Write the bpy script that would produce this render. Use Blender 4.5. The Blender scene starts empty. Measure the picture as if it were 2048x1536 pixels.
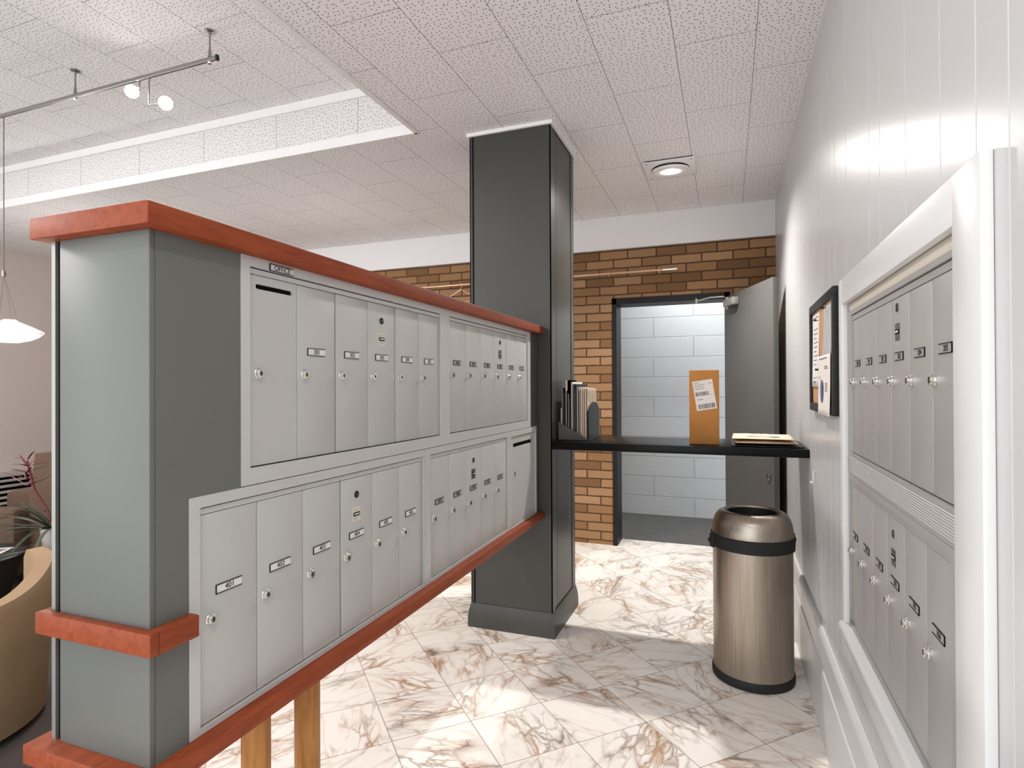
import bpy, bmesh, math, random
from mathutils import Vector, Matrix

random.seed(7)
S = bpy.context.scene
COL = S.collection
PI = math.pi

# ------------------------------------------------------------------ camera
YAW, PITCH, ROLL, CAMZ, FPX = math.radians(20.54), math.radians(0.298), math.radians(-0.264), 1.38, 1151.0
cd = bpy.data.cameras.new('camera')
cam = bpy.data.objects.new('camera', cd)
COL.objects.link(cam)
S.camera = cam
cd.sensor_width = 36.0
cd.lens = FPX / 2048.0 * 36.0
cd.clip_start = 0.02
cd.clip_end = 60
_f = Vector((-math.sin(YAW), math.cos(YAW), 0)); _r = Vector((math.cos(YAW), math.sin(YAW), 0)); _u = Vector((0, 0, 1))
_f2 = _f * math.cos(PITCH) + _u * math.sin(PITCH); _u2 = _u * math.cos(PITCH) - _f * math.sin(PITCH)
_r3 = _r * math.cos(ROLL) + _u2 * math.sin(ROLL); _u3 = _u2 * math.cos(ROLL) - _r * math.sin(ROLL)
cam.matrix_world = Matrix(((_r3.x, _u3.x, -_f2.x, 0.0), (_r3.y, _u3.y, -_f2.y, 0.0), (_r3.z, _u3.z, -_f2.z, CAMZ), (0, 0, 0, 1)))

# ------------------------------------------------------------------ world, lights, exposure
S.view_settings.view_transform = 'Standard'
S.view_settings.look = 'None'
S.view_settings.gamma = 1.0
S.view_settings.use_curve_mapping = False
S.view_settings.exposure = 0.16
W = bpy.data.worlds.new('world')
S.world = W
W.use_nodes = True
W.node_tree.nodes['Background'].inputs[0].default_value = (0.90, 0.95, 1.0, 1)
W.node_tree.nodes['Background'].inputs[1].default_value = 2.65

def lamp(name, kind, loc, energy, color=(1, 0.95, 0.9), aim=None, **kw):
    d = bpy.data.lights.new(name, kind)
    d.energy = energy
    d.color = color
    for k, v in kw.items():
        setattr(d, k, v)
    o = bpy.data.objects.new(name, d)
    COL.objects.link(o)
    o.location = loc
    if aim is not None:
        o.rotation_euler = (Vector(aim) - Vector(loc)).to_track_quat('-Z', 'Y').to_euler()
    return o

# the recessed downlight in view, its twins further along the ceiling, the stairwell lamp, the pendant and added lounge fill
lamp('downlight_lamp', 'SPOT', (-0.35, 3.97, 2.79), 200, (1.0, 0.97, 0.935), (-0.33, 3.60, 0), spot_size=math.radians(142), spot_blend=1.0, shadow_soft_size=0.035)
lamp('downlight_lamp_near', 'SPOT', (-0.02, -0.10, 2.815), 42, (1.0, 0.98, 0.96), (-0.10, 0.2, 0), spot_size=math.radians(150), spot_blend=0.9, shadow_soft_size=0.06)
lamp('track_lamp', 'SPOT', (-2.94, 2.13, 2.945), 66, (1.0, 0.93, 0.9), (-1.2, 1.75, 0.3), spot_size=math.radians(120), spot_blend=0.5, shadow_soft_size=0.03)
lamp('track_lamp', 'SPOT', (-2.69, 2.13, 2.84), 66, (1.0, 0.93, 0.9), (-1.4, 2.6, 0.3), spot_size=math.radians(120), spot_blend=0.5, shadow_soft_size=0.03)
lamp('stair_lamp', 'AREA', (-0.25, 5.85, 2.9), 23, (0.9, 0.96, 1.0), (-0.2, 5.9, 0), size=0.5)
lamp('lounge_fill', 'AREA', (-4.6, 0.2, 2.7), 52, (1.0, 0.96, 0.93), (-4.4, 1.5, 0), size=1.2)  # added area fill to brighten the lounge, no fixture there
lamp('pendant_and_fill_light', 'POINT', (-4.03, 2.17, 1.60), 9, (1.0, 0.93, 0.85), shadow_soft_size=0.08)
lamp('pendant_and_fill_light', 'POINT', (-5.2, 3.4, 1.75), 24, (1.0, 0.97, 0.95), shadow_soft_size=0.12)  # added fill for the lounge wall and ceiling, no pendant hangs here
lamp('pendant_and_fill_light', 'POINT', (-3.1, 3.9, 1.75), 9, (1.0, 0.97, 0.95), shadow_soft_size=0.12)  # another added fill point without a fixture, lifts the far lounge ceiling

# ------------------------------------------------------------------ material helpers
def s2l(c):
    return tuple(((v / 255.0) / 12.92 if v / 255.0 <= 0.04045 else ((v / 255.0 + 0.055) / 1.055) ** 2.4) for v in c) + (1.0,)

class NT:
    def __init__(self, name):
        self.m = bpy.data.materials.new(name)
        self.m.use_nodes = True
        self.t = self.m.node_tree
        self.b = self.t.nodes['Principled BSDF']
    def n(self, typ, **kw):
        x = self.t.nodes.new(typ)
        for k, v in kw.items():
            setattr(x, k, v)
        return x
    def l(self, a, b):
        self.t.links.new(a, b)
    def pos(self):
        return self.n('ShaderNodeNewGeometry').outputs['Position']
    def math(self, op, a, b=None, c=None):
        x = self.n('ShaderNodeMath', operation=op)
        for i, v in enumerate((a, b, c)):
            if v is None:
                continue
            if isinstance(v, (int, float)):
                x.inputs[i].default_value = v
            else:
                self.l(v, x.inputs[i])
        return x.outputs[0]
    def mix(self, fac, a, b):
        x = self.n('ShaderNodeMix', data_type='RGBA')
        for i, v in ((0, fac), (6, a), (7, b)):
            if isinstance(v, (int, float)):
                x.inputs[i].default_value = v
            elif isinstance(v, tuple):
                x.inputs[i].default_value = v
            else:
                self.l(v, x.inputs[i])
        return x.outputs[2]
    def noise(self, vec, scale, detail=3, rough=0.5, dist=0.0):
        x = self.n('ShaderNodeTexNoise')
        x.inputs['Scale'].default_value = scale
        x.inputs['Detail'].default_value = detail
        x.inputs['Roughness'].default_value = rough
        x.inputs['Distortion'].default_value = dist
        if vec is not None:
            self.l(vec, x.inputs['Vector'])
        return x
    def ramp(self, fac, stops):
        x = self.n('ShaderNodeValToRGB')
        e = x.color_ramp.elements
        e[0].position, e[0].color = stops[0]
        e[1].position, e[1].color = stops[-1]
        for p, c in stops[1:-1]:
            k = e.new(p)
            k.color = c
        self.l(fac, x.inputs[0])
        return x.outputs[0]
    def bump(self, h, strength=0.3, dist=0.01):
        x = self.n('ShaderNodeBump')
        x.inputs['Strength'].default_value = strength
        x.inputs['Distance'].default_value = dist
        self.l(h, x.inputs['Height'])
        self.l(x.outputs[0], self.b.inputs['Normal'])
    def set(self, **kw):
        for k, v in kw.items():
            self.b.inputs[k.replace('_', ' ')].default_value = v

def simple(name, rgb, rough=0.5, metal=0.0, var=0.06, scale=18.0, bump=0.0, bscale=200.0, spec=0.5):
    """painted / plain surface with slight procedural mottling"""
    k = NT(name)
    c = s2l(rgb)
    nz = k.noise(k.pos(), scale, 3)
    lo = tuple(v * (1 - var) for v in c[:3]) + (1,)
    hi = tuple(min(1, v * (1 + var)) for v in c[:3]) + (1,)
    k.l(k.mix(nz.outputs['Fac'], lo, hi), k.b.inputs['Base Color'])
    k.set(Roughness=rough, Metallic=metal)
    k.b.inputs['Specular IOR Level'].default_value = spec
    if bump:
        k.bump(k.noise(k.pos(), bscale, 2).outputs['Fac'], bump, 0.002)
    return k.m

def emit(name, rgb, strength):
    k = NT(name)
    k.set(Base_Color=(0.8, 0.8, 0.8, 1))
    k.b.inputs['Emission Color'].default_value = s2l(rgb)
    k.b.inputs['Emission Strength'].default_value = strength
    return k.m

def perforated(name, ax, rgb=(243, 239, 238), wu=0.645, wv=0.3255, ou=0.0, ov=0.0, seams=True, rough=0.9):
    """acoustic tile: random small holes and fine seams; ax = the two world axes of the surface"""
    k = NT(name)
    sep = k.n('ShaderNodeSeparateXYZ'); k.l(k.pos(), sep.inputs[0])
    u, v = sep.outputs[ax[0]], sep.outputs[ax[1]]
    cmb = k.n('ShaderNodeCombineXYZ'); k.l(u, cmb.inputs[0]); k.l(v, cmb.inputs[1])
    vo = k.n('ShaderNodeTexVoronoi', voronoi_dimensions='2D'); vo.inputs['Scale'].default_value = 47.0; vo.inputs['Randomness'].default_value = 0.72
    k.l(cmb.outputs[0], vo.inputs['Vector'])
    hole = k.ramp(vo.outputs['Distance'], [(0.105, (1, 1, 1, 1)), (0.145, (0, 0, 0, 1))])
    base = k.mix(k.noise(k.pos(), 2.2, 3).outputs['Fac'], tuple(x * 0.94 for x in s2l(rgb)[:3]) + (1,), s2l(rgb))
    col = k.mix(hole, base, s2l((40, 36, 35)))
    if seams:
        br = k.n('ShaderNodeTexBrick'); br.offset = 0.5; br.squash = 1.0
        sh = k.n('ShaderNodeCombineXYZ')
        k.l(k.math('ADD', v, ou), sh.inputs[0]); k.l(k.math('ADD', u, ov), sh.inputs[1])
        k.l(sh.outputs[0], br.inputs['Vector'])
        br.inputs['Scale'].default_value = 1.0
        br.inputs['Brick Width'].default_value = wu; br.inputs['Row Height'].default_value = wv
        br.inputs['Mortar Size'].default_value = 0.0016; br.inputs['Mortar Smooth'].default_value = 0.3; br.inputs['Bias'].default_value = 0
        col = k.mix(br.outputs['Fac'], col, s2l((120, 112, 108)))
        tone = k.mix(0.06, (1, 1, 1, 1), br.outputs['Color'])
    k.l(col, k.b.inputs['Base Color'])
    k.set(Roughness=rough)
    k.b.inputs['Specular IOR Level'].default_value = 0.2
    return k.m

def brick_mat():
    k = NT('tan_brick')
    sep = k.n('ShaderNodeSeparateXYZ'); k.l(k.pos(), sep.inputs[0])
    cmb = k.n('ShaderNodeCombineXYZ'); k.l(k.math('ADD', sep.outputs[0], 9.06), cmb.inputs[0]); k.l(k.math('ADD', sep.outputs[2], 0.036), cmb.inputs[1])
    wob = k.noise(k.pos(), 14, 2)
    add = k.n('ShaderNodeVectorMath', operation='MULTIPLY_ADD'); k.l(wob.outputs['Color'], add.inputs[0]); add.inputs[1].default_value = (0.010, 0.010, 0); k.l(cmb.outputs[0], add.inputs[2])
    br = k.n('ShaderNodeTexBrick'); br.offset = 0.5
    k.l(add.outputs[0], br.inputs['Vector'])
    br.inputs['Scale'].default_value = 1; br.inputs['Brick Width'].default_value = 0.243; br.inputs['Row Height'].default_value = 0.0765
    br.inputs['Mortar Size'].default_value = 0.0064; br.inputs['Mortar Smooth'].default_value = 0.25; br.inputs['Bias'].default_value = 0
    br.inputs['Color1'].default_value = (0, 0, 0, 1); br.inputs['Color2'].default_value = (1, 1, 1, 1); br.inputs['Mortar'].default_value = (0.5, 0.5, 0.5, 1)
    tone = k.ramp(br.outputs['Color'], [(0.0, s2l((116, 82, 50))), (0.3, s2l((140, 100, 62))), (0.55, s2l((156, 116, 77))), (0.8, s2l((178, 138, 101))), (1.0, s2l((134, 103, 67)))])
    grain = k.noise(k.pos(), 90, 4, 0.7)
    tone2 = k.mix(k.math('MULTIPLY', grain.outputs['Fac'], 0.45), tone, s2l((92, 64, 38)))
    col = k.mix(br.outputs['Fac'], tone2, s2l((76, 52, 32)))
    k.l(col, k.b.inputs['Base Color'])
    k.set(Roughness=0.88)
    h = k.math('SUBTRACT', k.math('MULTIPLY', grain.outputs['Fac'], 0.25), br.outputs['Fac'])
    k.bump(h, 0.7, 0.008)
    return k.m

def block_mat():
    k = NT('painted_block')
    sep = k.n('ShaderNodeSeparateXYZ'); k.l(k.pos(), sep.inputs[0])
    cmb = k.n('ShaderNodeCombineXYZ'); k.l(k.math('ADD', sep.outputs[0], 9.05), cmb.inputs[0]); k.l(k.math('ADD', sep.outputs[2], 0.02), cmb.inputs[1])
    br = k.n('ShaderNodeTexBrick'); br.offset = 0.5
    k.l(cmb.outputs[0], br.inputs['Vector'])
    br.inputs['Scale'].default_value = 1; br.inputs['Brick Width'].default_value = 0.83; br.inputs['Row Height'].default_value = 0.214
    br.inputs['Mortar Size'].default_value = 0.006; br.inputs['Mortar Smooth'].default_value = 0.6
    nz = k.noise(k.pos(), 60, 4, 0.6)
    col = k.mix(br.outputs['Fac'], s2l((190, 192, 193)), s2l((176, 177, 178)))
    k.l(k.mix(nz.outputs['Fac'], col, s2l((198, 199, 200))), k.b.inputs['Base Color'])
    k.set(Roughness=0.6)
    k.bump(k.math('SUBTRACT', k.math('MULTIPLY', nz.outputs['Fac'], 0.3), br.outputs['Fac']), 0.8, 0.008)
    return k.m

def marble_mat():
    """diagonal marble tiles, veining shifted tile by tile"""
    k = NT('marble_tile')
    sep = k.n('ShaderNodeSeparateXYZ'); k.l(k.pos(), sep.inputs[0])
    X, Y = sep.outputs[0], sep.outputs[1]
    r2 = 1 / math.sqrt(2)
    U = k.math('MULTIPLY', k.math('ADD', X, Y), r2)
    V = k.math('MULTIPLY', k.math('SUBTRACT', X, Y), r2)
    SU, SV = 0.3265, 0.312
    u = k.math('DIVIDE', k.math('SUBTRACT', U, 1.153), SU)
    v = k.math('DIVIDE', k.math('ADD', V, 1.934), SV)
    iu, iv = k.math('FLOOR', u), k.math('FLOOR', v)
    fu, fv = k.math('SUBTRACT', u, iu), k.math('SUBTRACT', v, iv)
    idv = k.n('ShaderNodeCombineXYZ'); k.l(iu, idv.inputs[0]); k.l(iv, idv.inputs[1])
    wn = k.n('ShaderNodeTexWhiteNoise', noise_dimensions='2D'); k.l(idv.outputs[0], wn.inputs['Vector'])
    # tile-local coordinates, rotated and shifted at random
    loc = k.n('ShaderNodeCombineXYZ'); k.l(U, loc.inputs[0]); k.l(V, loc.inputs[1])
    off = k.n('ShaderNodeVectorMath', operation='MULTIPLY_ADD'); k.l(wn.outputs['Color'], off.inputs[0]); off.inputs[1].default_value = (40, 40, 40); k.l(loc.outputs[0], off.inputs[2])
    rot = k.n('ShaderNodeVectorRotate', rotation_type='Z_AXIS'); k.l(off.outputs[0], rot.inputs['Vector'])
    k.l(k.math('MULTIPLY', wn.outputs['Value'], 6.283), rot.inputs['Angle'])
    st = k.n('ShaderNodeVectorMath', operation='MULTIPLY'); k.l(rot.outputs[0], st.inputs[0]); st.inputs[1].default_value = (1.25, 0.42, 1.0)
    P = st.outputs[0]
    d1 = k.noise(P, 7.0, 4, 0.6)
    dv = k.n('ShaderNodeVectorMath', operation='MULTIPLY_ADD'); k.l(d1.outputs['Color'], dv.inputs[0]); dv.inputs[1].default_value = (0.16, 0.10, 0); k.l(P, dv.inputs[2])
    ve = k.n('ShaderNodeTexVoronoi', feature='DISTANCE_TO_EDGE'); ve.inputs['Scale'].default_value = 5.5; k.l(dv.outputs[0], ve.inputs['Vector'])
    ve2 = k.n('ShaderNodeTexVoronoi', feature='DISTANCE_TO_EDGE'); ve2.inputs['Scale'].default_value = 19.0; k.l(dv.outputs[0], ve2.inputs['Vector'])
    area = k.ramp(k.noise(P, 4.5, 3, 0.55).outputs['Fac'], [(0.46, (0, 0, 0, 1)), (0.60, (1, 1, 1, 1))])
    big = k.ramp(ve.outputs['Distance'], [(0.0, (1, 1, 1, 1)), (0.02, (0.4, 0.4, 0.4, 1)), (0.07, (0, 0, 0, 1))])
    fine = k.ramp(ve2.outputs['Distance'], [(0.0, (1, 1, 1, 1)), (0.11, (0, 0, 0, 1))])
    fine = k.math('MULTIPLY', fine, k.math('MULTIPLY', area, 0.75))
    vein = k.math('MAXIMUM', k.math('MULTIPLY', big, k.math('ADD', k.math('MULTIPLY', area, 0.75), 0.25)), fine)
    blot = k.ramp(k.noise(P, 9.0, 5, 0.65, 0.6).outputs['Fac'], [(0.54, (0, 0, 0, 1)), (0.66, (0.75, 0.75, 0.75, 1))])
    base = k.mix(k.noise(P, 5.0, 4).outputs['Fac'], s2l((238, 230, 220)), s2l((249, 244, 237)))
    warm = k.ramp(k.noise(P, 3.0, 2).outputs['Fac'], [(0.42, s2l((122, 98, 80))), (0.58, s2l((164, 116, 68)))])
    col = k.mix(k.math('MULTIPLY', blot, area), base, s2l((188, 150, 112)))
    col = k.mix(k.math('MULTIPLY', vein, 0.95), col, warm)
    # grout lines
    eu = k.math('MINIMUM', fu, k.math('SUBTRACT', 1.0, fu)); ev = k.math('MINIMUM', fv, k.math('SUBTRACT', 1.0, fv))
    e = k.math('MINIMUM', eu, ev)
    g = k.ramp(e, [(0.003, (1, 1, 1, 1)), (0.0065, (0, 0, 0, 1))])
    col = k.mix(k.math('MULTIPLY', g, 0.8), col, s2l((108, 88, 74)))
    k.l(col, k.b.inputs['Base Color'])
    k.set(Roughness=0.32)
    k.b.inputs['Specular IOR Level'].default_value = 0.35
    return k.m

def wood_mat(name, a, b, rough=0.38, axis=1, scale=7.0):
    k = NT(name)
    mp = k.n('ShaderNodeMapping'); k.l(k.pos(), mp.inputs['Vector'])
    sc = [scale * 5, scale * 5, scale * 5]; sc[axis] = scale * 0.5
    mp.inputs['Scale'].default_value = sc
    nz = k.noise(mp.outputs[0], 2.2, 5, 0.62, 0.4)
    k.l(k.ramp(nz.outputs['Fac'], [(0.3, s2l(a)), (0.7, s2l(b))]), k.b.inputs['Base Color'])
    k.set(Roughness=rough)
    k.b.inputs['Specular IOR Level'].default_value = 0.22
    return k.m

def steel_mat():
    k = NT('brushed_steel')
    mp = k.n('ShaderNodeMapping'); tc = k.n('ShaderNodeTexCoord'); k.l(tc.outputs['Object'], mp.inputs['Vector'])
    mp.inputs['Scale'].default_value = (160, 160, 2.0)
    nz = k.noise(mp.outputs[0], 1.5, 4, 0.6)
    k.l(k.ramp(nz.outputs['Fac'], [(0.25, s2l((152, 142, 130))), (0.75, s2l((184, 172, 158)))]), k.b.inputs['Base Color'])
    k.l(k.ramp(nz.outputs['Fac'], [(0.2, (0.26, 0.26, 0.26, 1)), (0.8, (0.40, 0.40, 0.40, 1))]), k.b.inputs['Roughness'])
    k.set(Metallic=1.0)
    k.b.inputs['Anisotropic'].default_value = 0.55
    return k.m

def carpet_mat(name, a, b):
    k = NT(name)
    nz = k.noise(k.pos(), 260, 2, 0.7); n2 = k.noise(k.pos(), 9, 3)
    k.l(k.mix(k.math('MULTIPLY_ADD', n2.outputs['Fac'], 0.5, k.math('MULTIPLY', nz.outputs['Fac'], 0.5)), s2l(a), s2l(b)), k.b.inputs['Base Color'])
    k.set(Roughness=0.95)
    k.bump(nz.outputs['Fac'], 0.5, 0.004)
    return k.m

def fabric_mat(name, a, b, scale=220):
    k = NT(name)
    w = k.n('ShaderNodeTexVoronoi'); w.inputs['Scale'].default_value = scale; k.l(k.pos(), w.inputs['Vector'])
    nz = k.noise(k.pos(), 6, 3)
    k.l(k.mix(k.math('MULTIPLY_ADD', nz.outputs['Fac'], 0.6, k.math('MULTIPLY', w.outputs['Distance'], 0.4)), s2l(a), s2l(b)), k.b.inputs['Base Color'])
    k.set(Roughness=0.9)
    k.bump(w.outputs['Distance'], 0.3, 0.002)
    return k.m

def barcode_mat():
    k = NT('barcode_print')
    tc = k.n('ShaderNodeTexCoord')
    mp = k.n('ShaderNodeMapping'); k.l(tc.outputs['Object'], mp.inputs['Vector']); mp.inputs['Scale'].default_value = (1, 0, 0)
    wn = k.noise(mp.outputs[0], 520, 0)
    k.l(k.ramp(wn.outputs['Fac'], [(0.49, s2l((35, 32, 32))), (0.53, s2l((225, 218, 214)))]), k.b.inputs['Base Color'])
    k.set(Roughness=0.7)
    return k.m

M = {}
M['ceiling'] = perforated('acoustic_ceiling', (0, 1), ou=-2.575 + 6.45, ov=0.53 + 0.3255 * 40)
M['coffer'] = perforated('acoustic_coffer', (0, 1), ou=1.1, ov=0.2)
M['fascia'] = perforated('acoustic_fascia', (0, 2), rgb=(226, 221, 219), wu=6.0, wv=0.62, ou=1.0, ov=0.53 + 0.31 + 6.2)
M['ceil_white'] = simple('white_ceiling_trim', (236, 232, 230), 0.7, var=0.03)
M['white_wall'] = simple('white_gloss_panel', (194, 193, 193), 0.27, var=0.015, spec=0.32, scale=3, bump=0.03, bscale=30)
M['white_trim'] = simple('white_gloss_trim', (214, 213, 212), 0.32, var=0.02, scale=4)
M['soffit'] = simple('white_soffit', (224, 221, 220), 0.6, var=0.02, scale=3)
M['lounge_wall'] = simple('beige_plaster', (196, 184, 178), 0.85, var=0.03, scale=2)
M['brick'] = brick_mat()
M['block'] = block_mat()
M['marble'] = marble_mat()
M['gray_paint'] = simple('gray_satin_paint', (102, 103, 98), 0.42, spec=0.3, var=0.05, scale=5, bump=0.05, bscale=260)
M['column_paint'] = simple('dark_gray_satin_paint', (71, 70, 66), 0.32, spec=0.22, var=0.05, scale=5, bump=0.05, bscale=260)
M['dark_gap'] = simple('dark_gap', (14, 14, 14), 0.8, spec=0.1, var=0.1)
M['alu_strip'] = simple('aluminium_strip', (150, 148, 142), 0.4, 0.6, var=0.04)
M['mail_frame'] = simple('mailbox_frame_metal', (196, 195, 193), 0.42, 0.2, var=0.03, scale=8)
M['mail_door'] = simple('mailbox_door_metal', (188, 187, 184), 0.46, 0.18, var=0.035, scale=8, bump=0.03, bscale=500)
M['mail_gray_dark'] = simple('dark_gray_mailbox', (168, 165, 162), 0.45, 0.3, var=0.03, scale=8, bump=0.03, bscale=500)  # darker, more metallic gray for the right wall cabinets
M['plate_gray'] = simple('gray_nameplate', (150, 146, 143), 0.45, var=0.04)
M['mail_plate'] = simple('nameplate_plastic', (222, 219, 214), 0.4, var=0.02)
M['ink'] = simple('black_ink', (26, 24, 24), 0.7, spec=0.15, var=0.05)
M['chrome'] = simple('chrome', (225, 223, 218), 0.16, 1.0, var=0.02)
M['dull_metal'] = simple('dull_metal', (120, 116, 110), 0.35, 0.9, var=0.05)
M['sticker'] = simple('cream_sticker', (208, 200, 186), 0.6, var=0.03)
M['wood_red'] = wood_mat('stained_red_wood', (122, 53, 28), (148, 71, 40), 0.5)
M['wood_post'] = wood_mat('honey_wood', (150, 98, 50), (182, 128, 72), 0.35, axis=2)
M['shelf'] = simple('black_brown_laminate', (15, 14, 14), 0.3, var=0.12, scale=30, spec=0.13)
M['black_metal'] = simple('black_metal', (34, 33, 33), 0.35, spec=0.2, var=0.1)
M['black_plastic'] = simple('black_plastic', (34, 35, 40), 0.45, spec=0.2, var=0.08)
M['frame_black'] = simple('black_frame_paint', (42, 41, 41), 0.4, spec=0.15, var=0.08)
M['door_frame'] = simple('black_door_frame', (36, 34, 34), 0.45, spec=0.15, var=0.1)
M['door_paint'] = simple('gray_door_paint', (92, 91, 88), 0.5, spec=0.2, var=0.06, scale=4)
M['closer'] = simple('closer_gray_metal', (168, 164, 156), 0.4, 0.4, var=0.04)
M['cardboard'] = simple('brown_cardboard', (184, 124, 62), 0.85, var=0.07, scale=14)
M['paper'] = simple('white_paper', (228, 220, 214), 0.8, var=0.02)
M['paper_grey'] = simple('grey_map_paper', (178, 176, 176), 0.8, var=0.12, scale=22)
M['print'] = simple('grey_print', (120, 112, 108), 0.8, var=0.2, scale=200)
M['blue_print'] = simple('blue_print', (88, 90, 128), 0.8, var=0.1)
M['kraft'] = simple('kraft_mailer', (186, 156, 120), 0.75, var=0.08, scale=12)
M['kraft_white'] = simple('white_mailer', (208, 188, 164), 0.7, var=0.05, scale=12)
M['barcode'] = barcode_mat()
M['steel'] = steel_mat()
M['rubber'] = simple('black_rubber', (40, 40, 40), 0.6, spec=0.2, var=0.08)
M['dark_inside'] = simple('dark_liner', (12, 12, 12), 0.6, var=0.1)
M['cork'] = simple('cork_sheet', (186, 142, 96), 0.9, var=0.16, scale=120)
M['rail_metal'] = simple('satin_nickel', (150, 146, 142), 0.3, 0.8, var=0.04)
M['cable'] = simple('dark_cable', (96, 90, 86), 0.5, var=0.05)
M['copper'] = simple('pale_copper_rod', (222, 176, 146), 0.3, 0.5, var=0.05)
M['bulb'] = emit('lit_bulb', (255, 250, 240), 55)
M['track_bulb'] = emit('lit_track_bulb', (255, 248, 244), 60)
M['pendant_glass'] = emit('lit_pendant_glass', (255, 250, 244), 3.0)
k = NT('clear_glass'); k.set(Base_Color=(1, 1, 1, 1), Roughness=0.03, IOR=1.3); k.b.inputs['Transmission Weight'].default_value = 1.0; k.b.inputs['Emission Color'].default_value = (1, 0.98, 0.95, 1); k.b.inputs['Emission Strength'].default_value = 0.15; M['clear_glass'] = k.m
M['carpet'] = carpet_mat('dark_carpet', (52, 45, 42), (76, 66, 60))
M['stair_carpet'] = carpet_mat('gray_carpet', (72, 72, 72), (106, 104, 102))
M['tan_fabric'] = fabric_mat('tan_upholstery', (122, 99, 74), (160, 134, 102))
M['brown_fabric'] = fabric_mat('brown_upholstery', (74, 55, 42), (104, 82, 66))
M['dark_wicker'] = fabric_mat('dark_wicker', (30, 26, 24), (58, 50, 46), 120)
M['white_ceramic'] = simple('white_ceramic', (214, 202, 196), 0.4, var=0.02)
M['leaf'] = simple('green_leaf', (44, 58, 36), 0.5, var=0.35, scale=20)
M['red_leaf'] = simple('dark_red_leaf', (104, 34, 40), 0.5, var=0.3, scale=20)
M['soil'] = simple('soil', (38, 30, 24), 0.95, var=0.3)
M['radiator'] = simple('pale_radiator_paint', (176, 166, 160), 0.5, var=0.04)

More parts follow.
